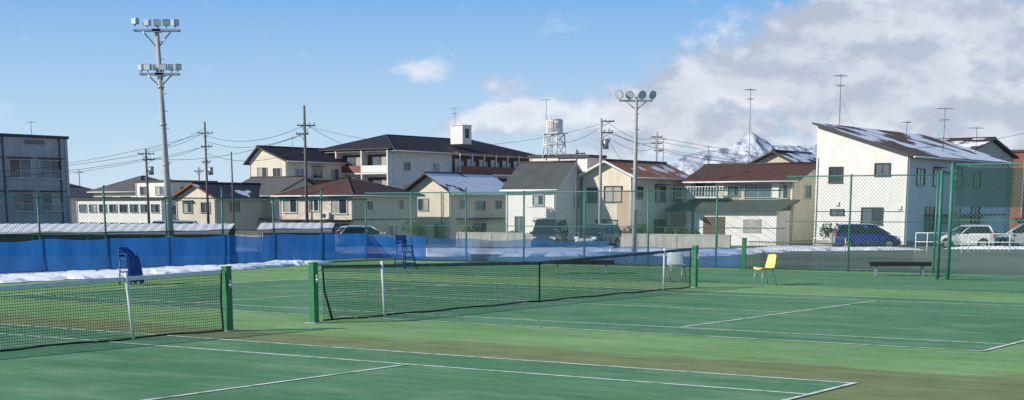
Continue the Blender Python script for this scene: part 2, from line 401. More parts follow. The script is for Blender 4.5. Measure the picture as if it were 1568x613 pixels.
for i in range(17):
    m=5.5+i*1.2; wd=.40+1.25*min(1,i/9)*(.85+.2*math.sin(i*2.1)); off=1.6+wd*.85
    x=CN[0]-Nv[0]*m+Pv[0]*off; y=CN[1]-Nv[1]*m+Pv[1]*off
    patch(x,y,1.35,wd,NA,i,h=.13)
for i,(x,y,a,b) in enumerate([(-1.2,70,2.8,1.8),(0.5,74,3,1.2),(-3.5,76,2.8,1.4),(9.8,70,1.8,1.6),(11.5,73,1.7,1.1),(-9,80,4,2.4),(3,80,3,1.4),(-16,80,4,2.5),(15.5,80,2,1.5),(20,84,2.2,1.2),(6.5,76,2.2,1.2),(-24,84,5,2.5),(17,90,3,1.3),(29,90,3,1.5),(-5.5,70,2.2,1.2),(7.8,66,1.5,1.0),(-8.2,55.2,.8,.5),(2.0,66,2.2,1.0),(-3.2,66,1.6,.9)]):
    patch(x,y,a,b,R.uniform(-.5,.5),50+i,h=.18)
mb.build('snow_patches')

# ------------------------------------------------------------------ houses
GL=['g_dark','g_mid','g_cur','g_dark','g_mid']
def window(mb,a,b,face,f,z,w,h,frame='alu',kind='n'):
    if face=='F': c=-a+f*a; T=lambda s,o,zz:(c+s,-o,zz); D=lambda s,o,hh:(s,o,hh)
    else: c=f*b; T=lambda s,o,zz:(o,c+s,zz); D=lambda s,o,hh:(o,s,hh)
    g=R.choice(GL)
    t=.07
    mb.box(T(0,.012,z),D(w,.02,h),g)
    if kind!='x':
        g2=R.choice(GL); mb.box(T(w/4,.016,z),D(w/2-.05,.02,h-.05),g2)
    for sx in(-1,1): mb.box(T(sx*(w/2+t/2),.05,z),D(t,.10,h),frame)
    mb.box(T(0,.05,z+h/2+t/2),D(w+2*t,.10,t),frame); mb.box(T(0,.065,z-h/2-t/2),D(w+2*t+.06,.13,t),frame)
    mb.box(T(0,.032,z),D(.05,.05,h),frame)
    if kind=='h' : mb.box(T(0,.22,z+h/2+.2),D(w+.4,.44,.07),'trim')
    if kind=='r':
        mb.box(T(0,.22,z+h/2+.2),D(w+.4,.44,.08),'trim')
        n=int(w/.16)
        for i in range(n+1): mb.box(T(-w/2+i*w/n,.33,z-h*.28),D(.025,.025,h*.42),'wtrim')
        for zz in(z-h*.07,z-h*.49): mb.box(T(0,.33,zz),D(w+.1,.04,.04),'wtrim')
        for sx in(-1,1): mb.box(T(sx*w/2,.17,z-h*.07),D(.03,.30,.03),'wtrim')
    if kind=='s':
        mb.box(T(w/2+.42,.08,z),D(.6,.14,h+.12),'wtrim')
def balcony(mb,a,b,face,f,z,w,panel='wtrim',depth=1.0,solid=True):
    if face=='F': c=-a+f*a; T=lambda s,o,zz:(c+s,-o,zz); D=lambda s,o,hh:(s,o,hh)
    else: c=f*b; T=lambda s,o,zz:(o,c+s,zz); D=lambda s,o,hh:(o,s,hh)
    mb.box(T(0,depth/2,z),D(w,depth,.14),'wtrim')
    mb.box(T(0,depth-.03,z+.5),D(w-.06,.05,.78),panel)
    for s in(-1,1): mb.box(T(s*(w/2-.03),depth/2,z+.5),D(.05,depth-.12,.78),panel)
    mb.box(T(0,depth-.03,z+.97),D(w,.07,.07),'alu')
    for s in(-1,1): mb.box(T(s*(w/2-.03),depth/2,z+.97),D(.06,depth-.1,.06),'alu')
def house(name,X,Y,a,b,eave,rise,roof,wall,rmat,wins=(),balcs=(),oh=.55,frame='alu',fascia='trim',ridge=.5,wall2=None,extra=None,base=True):
    r=root(name,(X,Y,0),YAW); g=zg(Y)-.5
    w=MB(); e=eave; x0=-a
    wk=wall; wr=wall2 or wall
    ef=[e,e,e,e]
    if roof=='shed_x': ef=[e+rise,e,e,e+rise]
    rx=x0*(1-ridge) if roof=='gable_y' else None
    if roof=='gable_y':
        w.face([(x0,0,g),(0,0,g),(0,0,e),(rx,0,e+rise),(x0,0,e)],wk); w.face([(0,b,g),(x0,b,g),(x0,b,e),(rx,b,e+rise),(0,b,e)],wk)
    else:
        w.face([(x0,0,g),(0,0,g),(0,0,ef[1]),(x0,0,ef[0])],wk); w.face([(0,b,g),(x0,b,g),(x0,b,ef[3]),(0,b,ef[2])],wk)
    if roof=='gable_x':
        w.face([(0,0,g),(0,b,g),(0,b,e),(0,b/2,e+rise),(0,0,e)],wr); w.face([(x0,b,g),(x0,0,g),(x0,0,e),(x0,b/2,e+rise),(x0,b,e)],wr)
    else:
        w.face([(0,0,g),(0,b,g),(0,b,ef[2]),(0,0,ef[1])],wr); w.face([(x0,b,g),(x0,0,g),(x0,0,ef[0]),(x0,b,ef[3])],wr)
    if base:
        gb=zg(Y)
        w.box((-a/2,-.02,gb+.15),(a+.06,.05,.5),'blk'); w.box((.02,b/2,gb+.15),(.05,b,.5),'blk')
    for (px,py) in ((-.12,-.06),(-a+.12,-.06),(.06,b-.15)): w.tube((px,py,g),(px,py,min(ef)-.02),.045,'wtrim',seg=6)
    w.build('walls',r)
    q=MB(); t=.16; up=.20; k=rmat
    if roof=='gable_y':
        sl=rise/(rx-x0); sr=rise/(0-rx)
        zl=e-sl*oh+up; zr=e-sr*oh+up; zt=e+rise+up
        q.slab([(x0-oh,-oh,zl),(rx,-oh,zt),(rx,b+oh,zt),(x0-oh,b+oh,zl)],t,k,fascia)
        q.slab([(rx,-oh,zt),(oh,-oh,zr),(oh,b+oh,zr),(rx,b+oh,zt)],t,k,fascia)
        q.tube((rx,-oh,zt+.03),(rx,b+oh,zt+.03),.10,'trim',seg=6)
        q.tube((oh+.05,-oh,zr-.1),(oh+.05,b+oh,zr-.1),.07,'wtrim',seg=6)
    elif roof=='gable_x':
        s=rise/(b/2); z0=e-s*oh+up; zt=e+rise+up
        q.slab([(x0-oh,-oh,z0),(oh,-oh,z0),(oh,b/2,zt),(x0-oh,b/2,zt)],t,k,fascia)
        q.slab([(x0-oh,b/2,zt),(oh,b/2,zt),(oh,b+oh,z0),(x0-oh,b+oh,z0)],t,k,fascia)
        q.tube((x0-oh,b/2,zt+.03),(oh,b/2,zt+.03),.10,'trim',seg=6)
        q.tube((x0-oh,-oh-.05,z0-.1),(oh,-oh-.05,z0-.1),.07,'wtrim',seg=6)
    elif roof=='hip':
        d=min(a,b)/2; z0=e-rise/d*oh+up; zt=e+rise+up
        c=[(x0-oh,-oh,z0),(oh,-oh,z0),(oh,b+oh,z0),(x0-oh,b+oh,z0)]
        if a>=b: r1=(x0+d,b/2,zt); r2=(-d,b/2,zt); fs=[[c[0],c[1],r2,r1],[c[1],c[2],r2],[c[2],c[3],r1,r2],[c[3],c[0],r1]]
        else: r1=(x0/2,d,zt); r2=(x0/2,b-d,zt); fs=[[c[0],c[1],r1],[c[1],c[2],r2,r1],[c[2],c[3],r2],[c[3],c[0],r1,r2]]
        for f in fs: q.slab(f,t,k,fascia)
        if (Vector(r1)-Vector(r2)).length>.1: q.tube(r1,r2,.1,'trim',seg=6)
        for cc,rr in((c[0],r1),(c[1],r2 if a>=b else r1),(c[2],r2),(c[3],r1 if a>=b else r2)): q.tube(cc,rr,.08,'trim',seg=6)
        q.tube((x0-oh,-oh-.05,z0-.1),(oh,-oh-.05,z0-.1),.07,'wtrim',seg=6); q.tube((oh+.05,-oh,z0-.1),(oh+.05,b+oh,z0-.1),.07,'wtrim',seg=6)
    elif roof=='shed_x':
        s=rise/a
        q.slab([(x0-oh*.5,-oh,e+rise+s*oh*.5+up),(oh,-oh,e-s*oh+up),(oh,b+oh,e-s*oh+up),(x0-oh*.5,b+oh,e+rise+s*oh*.5+up)],t,k,fascia)
        q.tube((oh+.05,-oh,e-s*oh+.05),(oh+.05,b+oh,e-s*oh+.05),.08,'wtrim',seg=6)
    else:
        q.slab([(x0-.15,-.15,e+.22),(.15,-.15,e+.22),(.15,b+.15,e+.22),(x0-.15,b+.15,e+.22)],.25,k,fascia)
    q.build('roof',r)
    ww=MB()
    for wi in wins:
        face,f,z,wd,h=wi[:5]; kind=wi[5] if len(wi)>5 else 'n'
        window(ww,a,b,face,f,z,wd,h,frame,kind)
    for bl in balcs: balcony(ww,a,b,*bl)
    if ww.v: ww.build('windows',r)
    if extra: 
        ex=MB(); extra(ex,a,b); ex.build('details',r)
    return r
def acunit(ex,x,y,z): ex.box((x,y,z),(.8,.3,.6),'wtrim'); ex.tube((x-.15,y-.16,z),(x-.15,y-.17,z),.22,'trim',seg=14)

w=[]
for m in (2.0,5.2,8.4,11.6,14.8):
    for z in (6.0-.6,2.55): w.append(('R',1-m/24,z,2.2,1.55,'r'))
def ex(e,a,b):
    for m in (3.5,8.0,12.5): e.box((.05,b-m,7.75),(.08,2.0,.32),'g_dark')
    e.box((.03,b-.15,4),(.09,.3,8.4),'grey')
    e.box((.03,b/2,4.0),(.05,b,.12),'grey')
    for m in (.9,6.9): e.tube((.1,b-m,-1),(.1,b-m,8.2),.06,'rustw')
house('grey_apartment_building',-53.6,117.3,14,24,8.15,0,'flat','grey','grey',wins=w,extra=ex,frame='wtrim')

house('beige_hip_roof_house',-14.7,140,9.2,9.6,3.25,1.5,'hip','cream','r_brown',
  wins=[('F',.15,2.25,1.7,1.2,'h'),('F',.48,2.3,1.2,1.0),('F',.82,2.2,1.9,1.3,'h'),('F',.2,-.05,1.8,1.4,'s'),('F',.55,-.1,.9,1.0),('F',.83,-.2,2.2,1.7,'h'),
        ('R',.25,2.3,.8,.8),('R',.7,2.4,1.4,.9),('R',.6,-.1,1.3,1.0)],
  extra=lambda e,a,b:(e.box((-a/2,-.45,.95),(a+.2,.9,.08),'r_brown'),acunit(e,-a*.33,-.25,1.35),e.box((.01,b*.5,1.0),(.03,b-.1,.1),'trim')),frame='wtrim')
house('grey_roof_house',-25.1,160,7.2,9,3.4,1.75,'gable_x','cream','r_grey',
  wins=[('F',.2,2.2,1.6,1.1),('F',.62,2.2,2.0,1.2,'h'),('F',.3,-.3,2.2,1.6),('F',.8,-.3,1.1,1.1),('R',.4,2.3,1.2,1.0)],
  extra=lambda e,a,b:(e.box((-a/2,-.5,.9),(a+.4,1.0,.1),'r_grey'),))
house('cream_gable_house',-30.3,155,5.8,9,3.1,1.3,'gable_y','cream','r_some',
  wins=[('F',.3,2.1,1.3,1.0,'h'),('F',.75,2.1,1.2,1.0),('F',.5,-.5,2.4,1.6),('R',.3,2.2,1.4,1.0)],fascia='brown')
house('cream_gable_house',-27.4,185,6.2,11,7.7,1.6,'gable_y','cream','r_dark',ridge=.3,
  wins=[('F',.35,6.3,1.5,1.2),('F',.75,6.3,1.2,1.0),('F',.4,3.2,1.8,1.3,'s'),('R',.2,6.2,1.4,1.1),('R',.5,6.3,1.6,1.2,'h'),('R',.8,6.2,1.2,1.2)],
  balcs=[('R',.5,4.6,4,'brown')])
def ex2(e,a,b):
    for z in (6.4,3.6,.8):
        e.box((.03,b*.68,z+1.35),(.07,b*.60,2.2),'recess_shade')
        e.box((.75,b*.68,z),(1.4,b*.60,.2),'wtrim'); e.box((1.42,b*.68,z+.58),(.06,b*.60,.95),'brown')
        for i in range(8):
            y=b*.38+b*.6*i/7; e.box((1.3,y,z+1.4),(.14,.14,2.7),'wtrim')
            if i<7:
                e.box((.09,y+.9,z+1.05),(.06,.85,1.9),'offwhite'); e.box((.09,y+2.0,z+1.35),(.06,.8,.8),'g_mid')
    e.box((.6,b*.68,9.2),(1.4,b*.62,.14),'brown')
    for i in range(4): e.box((-a+.15+i*(a-.3)/3,-.6,3.8),(.18,1.2,10.6),'offwhite')
    for i in range(3):
        for z in (.7,3.5,6.3):
            e.box((-a+.15+(i+.5)*(a-.3)/3,-.02+.0,z+1.3),((a-.3)/3-.25,.05,2.1),'recess_shade')
            e.box((-a+.15+(i+.5)*(a-.3)/3,-.6,z),((a-.3)/3-.2,1.15,.18),'offwhite')
            e.box((-a+.15+(i+.5)*(a-.3)/3,-1.15,z+.55),((a-.3)/3-.2,.06,.85),'brown' if (i+int(z))%2 else 'wtrim')
            e.box((-a+.15+(i+.5)*(a-.3)/3-.5,-.07,z+1.2),(1.3,.04,1.8),'g_mid'); e.box((-a+.15+(i+.5)*(a-.3)/3+.9,-.07,z+1.2),(1.2,.04,1.8),'g_cur')
    e.box((-a/2,-.55,9.28),(a+.6,1.5,.14),'trim')
house('apartment_building',-14.7,190,12.9,31.7,9.2,2.0,'hip','offwhite','r_dark',oh=.9,
   wins=[('R',.08,7.2,1.2,1.0),('R',.27,7.2,1.0,1.0),('R',.08,4.4,1.2,1.0)],extra=ex2)
r=root('roof_penthouse',(-6.8,204,0),YAW); mb=MB(); mb.box((0,0,11.6),(2.0,2.0,2.4),'white'); mb.box((0,0,12.85),(2.2,2.2,.1),'wtrim'); mb.box((1.02,0,11.8),(.04,.8,1.2),'trim'); mb.build('box',r)
house('snow_roof_house',-6.1,150,5.2,10,3.75,1.55,'gable_y','cream','r_snow',
  wins=[('F',.35,2.4,1.2,1.1),('F',.75,-.2,1.4,1.4),('R',.5,2.3,1.6,.9),('R',.82,2.4,1.0,.8),('R',.2,2.4,.8,.8),('R',.5,-.2,2,1.5)],oh=.8,
  extra=lambda e,a,b:(e.box((.45,b*.5,1.0),(1.0,b*.8,.1),'r_half'),e.tube((-1,-.15,-1),(-1,-.15,3.7),.05,'trim')))
house('white_slate_roof_house',3.6,125,5.0,5.2,3.65,2.0,'gable_x','white','r_slate',oh=.35,fascia='wtrim',
  wins=[('F',.66,2.7,1.0,.75),('F',.28,.5,.8,1.7),('F',.8,.0,1.5,1.2),('R',.6,2.6,.7,.9)],
  balcs=[('F',.72,1.15,1.9,'white',.7)])
house('white_block_building',6.6,131,3.2,2.6,6.35,0,'flat','white','wtrim',wins=[('R',.5,5.0,.8,.7)],frame='bronze')
house('white_block_building',5.5,146,4.6,3.8,6.9,0,'flat','offwhite','wtrim',wins=[('F',.3,5.6,.9,.9),('F',.7,2.6,1.0,1.0)],frame='bronze')
r=root('water_tower',(4.1,147.6,7.0),YAW); mb=MB()
hw=.80
for sx in(-1,1):
    for sy in(-1,1): mb.tube((sx*hw,sy*hw,-.2),(sx*hw*.86,sy*hw*.86,2.1),.07,'wtrim',seg=6)
for z0,z1 in((0,1.05),(1.05,2.1)):
    for q in range(4):
        c=[(-1,-1),(1,-1),(1,1),(-1,1)]; p=c[q]; p2=c[(q+1)%4]; s0=hw*(1-.06*z0);s1=hw*(1-.06*z1)
        mb.tube((p[0]*s0,p[1]*s0,z0),(p2[0]*s1,p2[1]*s1,z1),.04,'wtrim',seg=5); mb.tube((p2[0]*s0,p2[1]*s0,z0),(p[0]*s1,p[1]*s1,z1),.04,'wtrim',seg=5)
        mb.tube((p[0]*s1,p[1]*s1,z1),(p2[0]*s1,p2[1]*s1,z1),.05,'wtrim',seg=5)
mb.box((0,0,2.14),(1.9,1.9,.08),'wtrim'); mb.build('lattice',r)
mb=MB(); mb.tube((0,0,2.2),(0,0,3.4),.80,'white',seg=28); mb.tube((0,0,3.4),(0,0,3.5),.83,'white',r1=.5,seg=28)
for z in(2.5,3.0): mb.tube((0,0,z),(0,0,z+.05),.83,'wtrim',seg=28)
for s in(-.2,.2): mb.tube((s,-.9,0),(s,-.9,3.5),.03,'steel',seg=5)
for i in range(11): mb.tube((-.2,-.9,.2+i*.3),(.2,-.9,.2+i*.3),.02,'steel',seg=5)
mb.build('tank',r)
house('pale_blue_house',8.2,152,5,4,4.3,1.0,'gable_x','bluewall','r_snow',wins=[('F',.75,3.2,1.0,.9),('F',.75,.6,1.2,1.1)])
house('orange_roof_house',9.9,125,4.8,9.4,4.65,1.1,'gable_y','cream','r_orange',wall2='cream',oh=.6,fascia='wtrim',
  wins=[('F',.62,3.2,1.6,1.2,'x'),('F',.2,3.1,.8,1.1),('F',.5,.3,2.0,1.5),('R',.12,3.3,.9,.9),('R',.5,3.2,1.6,1.2,'h'),('R',.82,3.2,1.2,1.0),('R',.5,.3,1.9,1.5)],frame='bronze',
  extra=lambda e,a,b:(e.box((.006,b*.5,1.9),(.05,b-.1,.12),'wtrim'),e.box((-.7,-.03,1.2),(1.4,.05,4.6),'pink'),e.tube((-1.2,-.1,3.0),(-1.2,-.12,3.0),.01,'trim')))
def ex9(e,a,b):
    e.slab([(-a-.8,-3.3,1.95),(-.2+.6,-3.3,1.95),(.6,0,2.75),(-a-.8,0,2.75)],.14,'r_slate','trim')
    e.box((-a*.42,-1.4,.3),(a*.8,2.7,3.1),'white')
    e.box((-a*.62,-2.77,.4),(2.0,.06,1.9),'recess_shade'); e.box((-a*.25,-2.77,.6),(1.6,.05,1.1),'g_cur')
    for x in (-a-.5,-a*.95+.9): e.tube((x,-3.0,-1.5),(x,-3.0,1.9),.05,'wtrim',seg=6)
    e.slab([(-a-1.0,-1.2,3.0),(-a*.62,-1.2,3.0),(-a*.62,0,3.0),(-a-1.0,0,3.0)],.12,'wtrim')
    n=16
    for i in range(n+1): e.box((-a-.95+i*(a*.38+.85)/n,-1.15,3.4),(.05,.04,.8),'wtrim')
    e.box((-a*.82-.45,-1.15,3.83),(a*.4+.9,.06,.06),'wtrim')
    e.tube((-a-.2,-.6,2.3),(-a-.2,-.9,2.4),.35,'wtrim',r1=.38,seg=16)
house('beige_two_storey_house',23.2,125,9.4,7,4.35,1.2,'gable_x','beige','r_brown',oh=.7,wall2='cream',
  wins=[('F',.14,3.5,1.9,1.5),('F',.42,3.5,1.0,.8),('F',.66,3.5,2.4,1.1,'s'),('F',.9,3.4,.9,1.1),('R',.4,3.4,1.0,1.0)],extra=ex9)
house('dark_gable_house',27,142,5.6,8,5.9,1.25,'gable_y','beige','r_half',fascia='trim',wins=[('F',.5,5.3,1.6,.9),('R',.3,5.0,1.0,.9)])
def ex10(e,a,b):
    e.box((-a*.28,-.13,-.2),(.9,.26,.7),'wtrim'); e.box((-a*.75,-.05,2.4),(.3,.12,.3),'wtrim'); e.box((-a*.08,-.05,2.1),(.3,.12,.3),'wtrim')
    e.box((-a/2,-.008,1.8),(a-.05,.03,.05),'trim')
    e.box((-.14,-.06,2.6),(.08,.1,6.8),'wtrim')
    e.box((1.0,b*.45,1.5),(2.0,b*.6,.12),'trim')
    acunit(e,-a*.5,-.3,-.4)
house('white_mono_pitch_house',30.0,115,7.5,25,5.95,2.4,'shed_x','white','r_brownsnow',oh=.5,fascia='trim',frame='bronze',
  wins=[('F',.22,4.6,1.0,1.1,'x'),('F',.72,4.95,1.1,.85,'x'),('F',.63,1.45,1.6,1.2),('F',.25,1.75,1.0,.35,'x'),('R',.1,4.4,1.6,1.2),('R',.25,4.4,1.6,1.2,'h'),('R',.45,4.4,2.0,1.5,'r'),('R',.65,4.4,1.6,1.2),('R',.2,1.2,2,1.8),('R',.45,1.2,2,1.8),('R',.65,1.2,2,1.8)],extra=ex10)
house('tall_grey_roof_house',44.5,150,9,16,7.3,1.6,'gable_x','cream','r_half',wins=[('R',.3,5.8,1.6,1.2),('R',.6,5.8,1.6,1.2)])
house('brown_chimney_building',58,172,3,6,8.3,0,'flat','brown','brown',wins=[('R',.4,6.5,1.2,1.0)])
house('dark_hip_roof_house',-50.3,205,9.4,10,4.3,1.9,'hip','cream','r_grey',wins=[('F',.3,3.0,1.8,1.1),('F',.7,3.0,1.8,1.1),('R',.5,3.0,1.8,1.1)])
house('low_white_building',-41.5,180,15.5,7,3.0,0,'flat','white','wtrim',wins=[('F',.08+.12*i,2.0,1.3,.9) for i in range(8)]+[('F',.08+.12*i,-.3,1.3,1.1) for i in range(8)]+[('R',.3,1.8,1.5,1),('R',.7,1.8,1.5,1)])
house('white_flat_roof_building',-43.2,192,6.4,8,5.3,0,'flat','offwhite','wtrim',wins=[('F',.25,4.2,1.4,1),('F',.7,4.2,1.4,1),('R',.3,4.2,1.4,1),('R',.7,4.2,1.4,1)])
house('flat_roof_building',-36,182,6,6,3.9,0,'flat','beige','trim',wins=[('F',.3,2.9,1.4,.9),('F',.7,2.9,1.4,.9),('R',.5,2.6,2,1)])
for (x,y,a_,b_,e_,rs,rf_,wm,rm) in [(-70,230,10,9,4.5,1.6,'hip','cream','r_grey'),(-33,215,8,8,4.2,1.5,'gable_x','beige','r_half'),(14,190,9,8,4.8,1.6,'gable_x','cream','r_snow'),
     (22,200,9,8,5.4,1.6,'hip','beige','r_dark'),(34,210,10,9,5.0,1.6,'gable_y','white','r_half'),(-64,210,7,8,3.5,1.3,'gable_y','white','r_grey'),(62,200,12,9,5.5,1.6,'gable_x','cream','r_snow'),(14,165,6,7,3.2,1.4,'gable_y','beige','r_grey'),(-20,175,7,6,2.8,1.3,'gable_x','white','r_half'),(75,240,14,10,6.5,2,'hip','beige','r_dark'),(-80,170,10,9,3.5,1.5,'gable_x','cream','r_half'),(-2,168,5,8,3.0,1.2,'gable_y','cream','r_grey')]:
    house('suburban_house',x,y,a_,b_,e_,rs,rf_,wm,rm,wins=[('F',.3,e_-1.3,1.5,1.1),('F',.7,e_-1.3,1.5,1.1),('R',.3,e_-1.3,1.4,1.1),('R',.7,e_-1.3,1.4,1.1)])

M['corr']=mat('corrugated_pale_roof',(.76,.77,.77),.6,.08,2.0,streak=.1)
def shed(X,Y,L,dp,z,rz):
    r=root('bicycle_shed',(X,Y,0),rz); mb=MB(); n=int(L/.22)
    for i in range(n):
        x0=i*L/n;x1=(i+1)*L/n;h0=.025*(i%2);h1=.025*((i+1)%2)
        mb.slab([(x0,0,z+h0),(x1,0,z+h1),(x1,dp,z+.35+h1),(x0,dp,z+.35+h0)],.02,'corr','wtrim')
    mb.box((L/2,-.03,z-.02),(L,.04,.12),'wtrim')
    mb.build('roof',r); mb=MB()
    for i in range(int(L/2.4)+1):
        for y in(.2,dp-.2): mb.tube((i*2.4+.1,y,-.3),(i*2.4+.1,y,z+.02+.35*y/dp),.04,'steel',seg=6)
    mb.box((L/2,dp-.05,z*.5-.1),(L,.05,z+.5),'brown'); mb.build('frame',r)
shed(-26,66,13.5,2.2,1.02,math.radians(3)); shed(-12.2,72,3.6,2.2,1.0,math.radians(3))

def wall(X,Y,L,h,rz,k='blk'):
    r=root('block_wall',(X,Y,zg(Y)),rz); mb=MB(); mb.box((L/2,0,h/2-.2),(L,.15,h+.4),k); mb.box((L/2,0,h+.04),(L+.05,.2,.07),'conc')
    for i in range(int(L/3)+1): mb.box((i*3,0,h/2),(.22,.22,h),k)
    mb.build('panels',r)
wall(-20,110,14,1.1,YAW); wall(-4,112,9,1.0,YAW); wall(6,104,10,.9,YAW); wall(-38,122,16,1.2,math.radians(15)); wall(22,104,8,.9,math.radians(56))
wall(-44,96,22,1.0,math.radians(8),'brown')

def shrubmat():
    m,nt,b=nodes_of('shrub_leaves'); L=nt.links
    tc=nt.nodes.new('ShaderNodeTexCoord'); n=nt.nodes.new('ShaderNodeTexNoise'); n.inputs['Scale'].default_value=3
    L.new(tc.outputs['Object'],n.inputs['Vector']); r=nt.nodes.new('ShaderNodeValToRGB'); e=r.color_ramp.elements
    e[0].position=.35;e[0].color=(.03,.05,.02,1); e[1].position=.65;e[1].color=(.09,.12,.045,1)
    L.new(n.outputs['Fac'],r.inputs[0]); L.new(r.outputs[0],b.inputs['Base Color']); b.inputs['Roughness'].default_value=.8
    return m
M['leaf']=shrubmat()
def shrub(X,Y,w,h,seed):
    rr=random.Random(seed); r=root('garden_shrub',(X,Y,zg(Y)),rr.uniform(0,3)); mb=MB()
    for i in range(4): mb.tube((0,0,-.1),(rr.uniform(-.4,.4)*w,rr.uniform(-.4,.4)*w,h*.7),.04,'rustw',r1=.015,seg=5)
    cl=[(rr.uniform(-.5,.5)*w,rr.uniform(-.5,.5)*w,h*rr.uniform(.35,.85),rr.uniform(.25,.42)*w) for _ in range(7)]
    for _ in range(650):
        c=rr.choice(cl); d=Vector((rr.gauss(0,1),rr.gauss(0,1),rr.gauss(0,1))).normalized()*c[3]*rr.uniform(.6,1.05)
        p=Vector(c[:3])+d
        if p.z<.05: continue
        u=Vector((rr.uniform(-1,1),rr.uniform(-1,1),rr.uniform(-1,1))).normalized(); v=u.cross(Vector((rr.uniform(-1,1),rr.uniform(-1,1),rr.uniform(-1,1)))).normalized(); s=.09
        mb.face([p-u*s,p-v*s*.6,p+u*s,p+v*s*.6],'leaf')
    mb.build('foliage',r)
for i,(x,y,w_,h_) in enumerate([(-18,128,1.6,1.8),(-15.5,124,1.2,1.3),(-8.5,132,1.8,2.2),(-3.2,121,1.3,1.5),(0.2,114,1.1,1.2),(9.8,116,1.4,1.6),(12.8,119,1.6,2.0),(14.4,118,1.1,1.3),(24.8,117,1.2,1.6),(-31,140,1.8,2.0),(-26,138,1.4,1.5),(7.6,110,1.0,1.0)]): shrub(x,y,w_,h_,i+100)

# ------------------------------------------------------------------ mountains
def mtmat():
    m,nt,b=nodes_of('hazy_snowy_mountain'); L=nt.links
    tc=nt.nodes.new('ShaderNodeTexCoord')
    mp=nt.nodes.new('ShaderNodeMapping'); mp.inputs['Scale'].default_value=(1.4,.25,.8); mp.inputs['Rotation'].default_value=(0,.5,0); L.new(tc.outputs['Object'],mp.inputs['Vector'])
    n=nt.nodes.new('ShaderNodeTexNoise'); n.inputs['Scale'].default_value=.045; n.inputs['Detail'].default_value=9; n.inputs['Roughness'].default_value=.72
    L.new(mp.outputs[0],n.inputs['Vector']); r=nt.nodes.new('ShaderNodeValToRGB'); e=r.color_ramp.elements
    e[0].position=.40;e[0].color=(.13,.16,.22,1); e[1].position=.58;e[1].color=(.62,.66,.72,1)  # forest and snow tones with bluish distance haze painted into the colours
    L.new(n.outputs['Fac'],r.inputs[0]); L.new(r.outputs[0],b.inputs['Base Color']); b.inputs['Roughness'].default_value=1
    b.inputs['Specular IOR Level'].default_value=0
    return m
M['mount']=mtmat()
def mountain(name,prof,Y,depth,k,seed,rough=1.0):
    def pz(u):
        for (u0,v0),(u1,v1) in zip(prof,prof[1:]):
            if u0<=u<=u1: t=(u-u0)/(u1-u0); t=t*t*(3-2*t)*.5+t*.5; return v0+(v1-v0)*t
        return prof[-1][1]
    mb=MB(); nx=200;ny=26; u0,u1=prof[0][0],prof[-1][0]
    def P(i,j):
        x=u0+(u1-u0)*i/nx; f=j/ny*2-1; y=Y+f*depth; h=pz(x)
        s=max(0,1-abs(f))**.85
        nz=noise.fractal(Vector((x/110+seed,y/160,0)),.8,2.1,6); rg=1-abs(noise.noise(Vector((x/55+seed,y/240,3))))
        return (x,y,-4+h*s*(1+.05*rough*nz)+h*.10*rough*(rg-.7)*min(1,3*(1-abs(f)))*(abs(f)>.05))
    for i in range(nx):
        for j in range(ny): mb.face([P(i,j),P(i+1,j),P(i+1,j+1),P(i,j+1)],k,True)
    mb.build(name)
mountain('mountain',[(150,10),(300,90),(350,110),(385,116),(420,124),(445,136),(468,150),(490,138),(530,108),(600,78),(700,50),(900,30)],3000,500,'mount',1,.9)
mountain('mountain',[(350,60),(640,155),(720,174),(800,172),(870,178),(950,150),(1100,135),(1250,160),(1400,135),(1700,80),(2500,20)],4200,600,'mount',5,.7)
mountain('distant_hills',[(-3000,30),(-2000,55),(-1400,40),(-800,50),(-200,35),(300,40),(800,30)],5200,500,'mount',9)

# ------------------------------------------------------------------ poles and lights
def floodlight(mb,x,y,z,dx,dy,s=.28):
    rz=math.atan2(dy,dx)+math.pi/2
    mb.box((x,y,z),(s,s*.55,s*.85),'steel',rz); mb.box((x+dx*s*.29,y+dy*s*.29,z-.01),(s*.86,.02,s*.7),'lens',rz)
    mb.box((x-dx*s*.36,y-dy*s*.36,z),(s*.4,s*.2,s*.45),'rustw',rz)
    mb.tube((x,y,z-s*.7),(x,y,z-s*.4),.02,'rustw',seg=5)
r=root('floodlight_tower',(-12.4,55,0),0); mb=MB()
lean=-.22
def cx(z): return lean*z/8.5
mb.tube((0,0,-.2),(cx(8.5),0,8.5),.135,'conc',r1=.07,seg=14)
for i in range(22):
    z=1.6+i*.3; s=1 if i%2 else -1; mb.tube((cx(z),0,z),(cx(z)+s*.2,0,z),.012,'steel',seg=5)
for z in(2.2,3.6,5.0,6.3): mb.tube((cx(z),0,z),(cx(z),0,z+.06),.13,'steel',seg=12)
mb.tube((cx(3)+.12,-.05,.2),(cx(7)+.09,-.05,7),.022,'steel',seg=5)
mb.build('pole',r)
mb=MB()
for z,hw,br in((8.28,.82,.55),(6.78,.70,.4)):
    c=cx(z)
    for yy in(-.12,.12): mb.box((c,yy,z),(hw*2,.06,.07),'steel')
    for s in(-1,1):
        mb.box((c+s*hw*.95,0,z),(.06,.34,.05),'steel')
        mb.tube((c+s*hw*.62,0,z-.02),(c+s*.05,0,z-br),.025,'steel',seg=6)
    mb.box((c,0,z),(.3,.3,.12),'steel')
mb.build('crossarms',r)
mb=MB()
for i,(x,dx,dy) in enumerate([(-.76,-.6,-.8),(-.34,-.3,-.95),(.02,.2,-.97),(.34,.3,-.95),(.66,.8,-.6)]):
    floodlight(mb,cx(8.3)+x,0.0,8.55+(.05 if i==0 else 0),dx,dy,.25)
for i,(x,dx,dy) in enumerate([(-.66,-.7,-.7),(-.40,-.2,-.97),(-.12,0,-1),(.16,0,-1),(.42,.2,-.97),(.66,.7,-.7)]):
    floodlight(mb,cx(6.8)+x,-.1 if i%2 else .05,7.02,dx,dy,.25)
mb.build('lamp_heads',r)

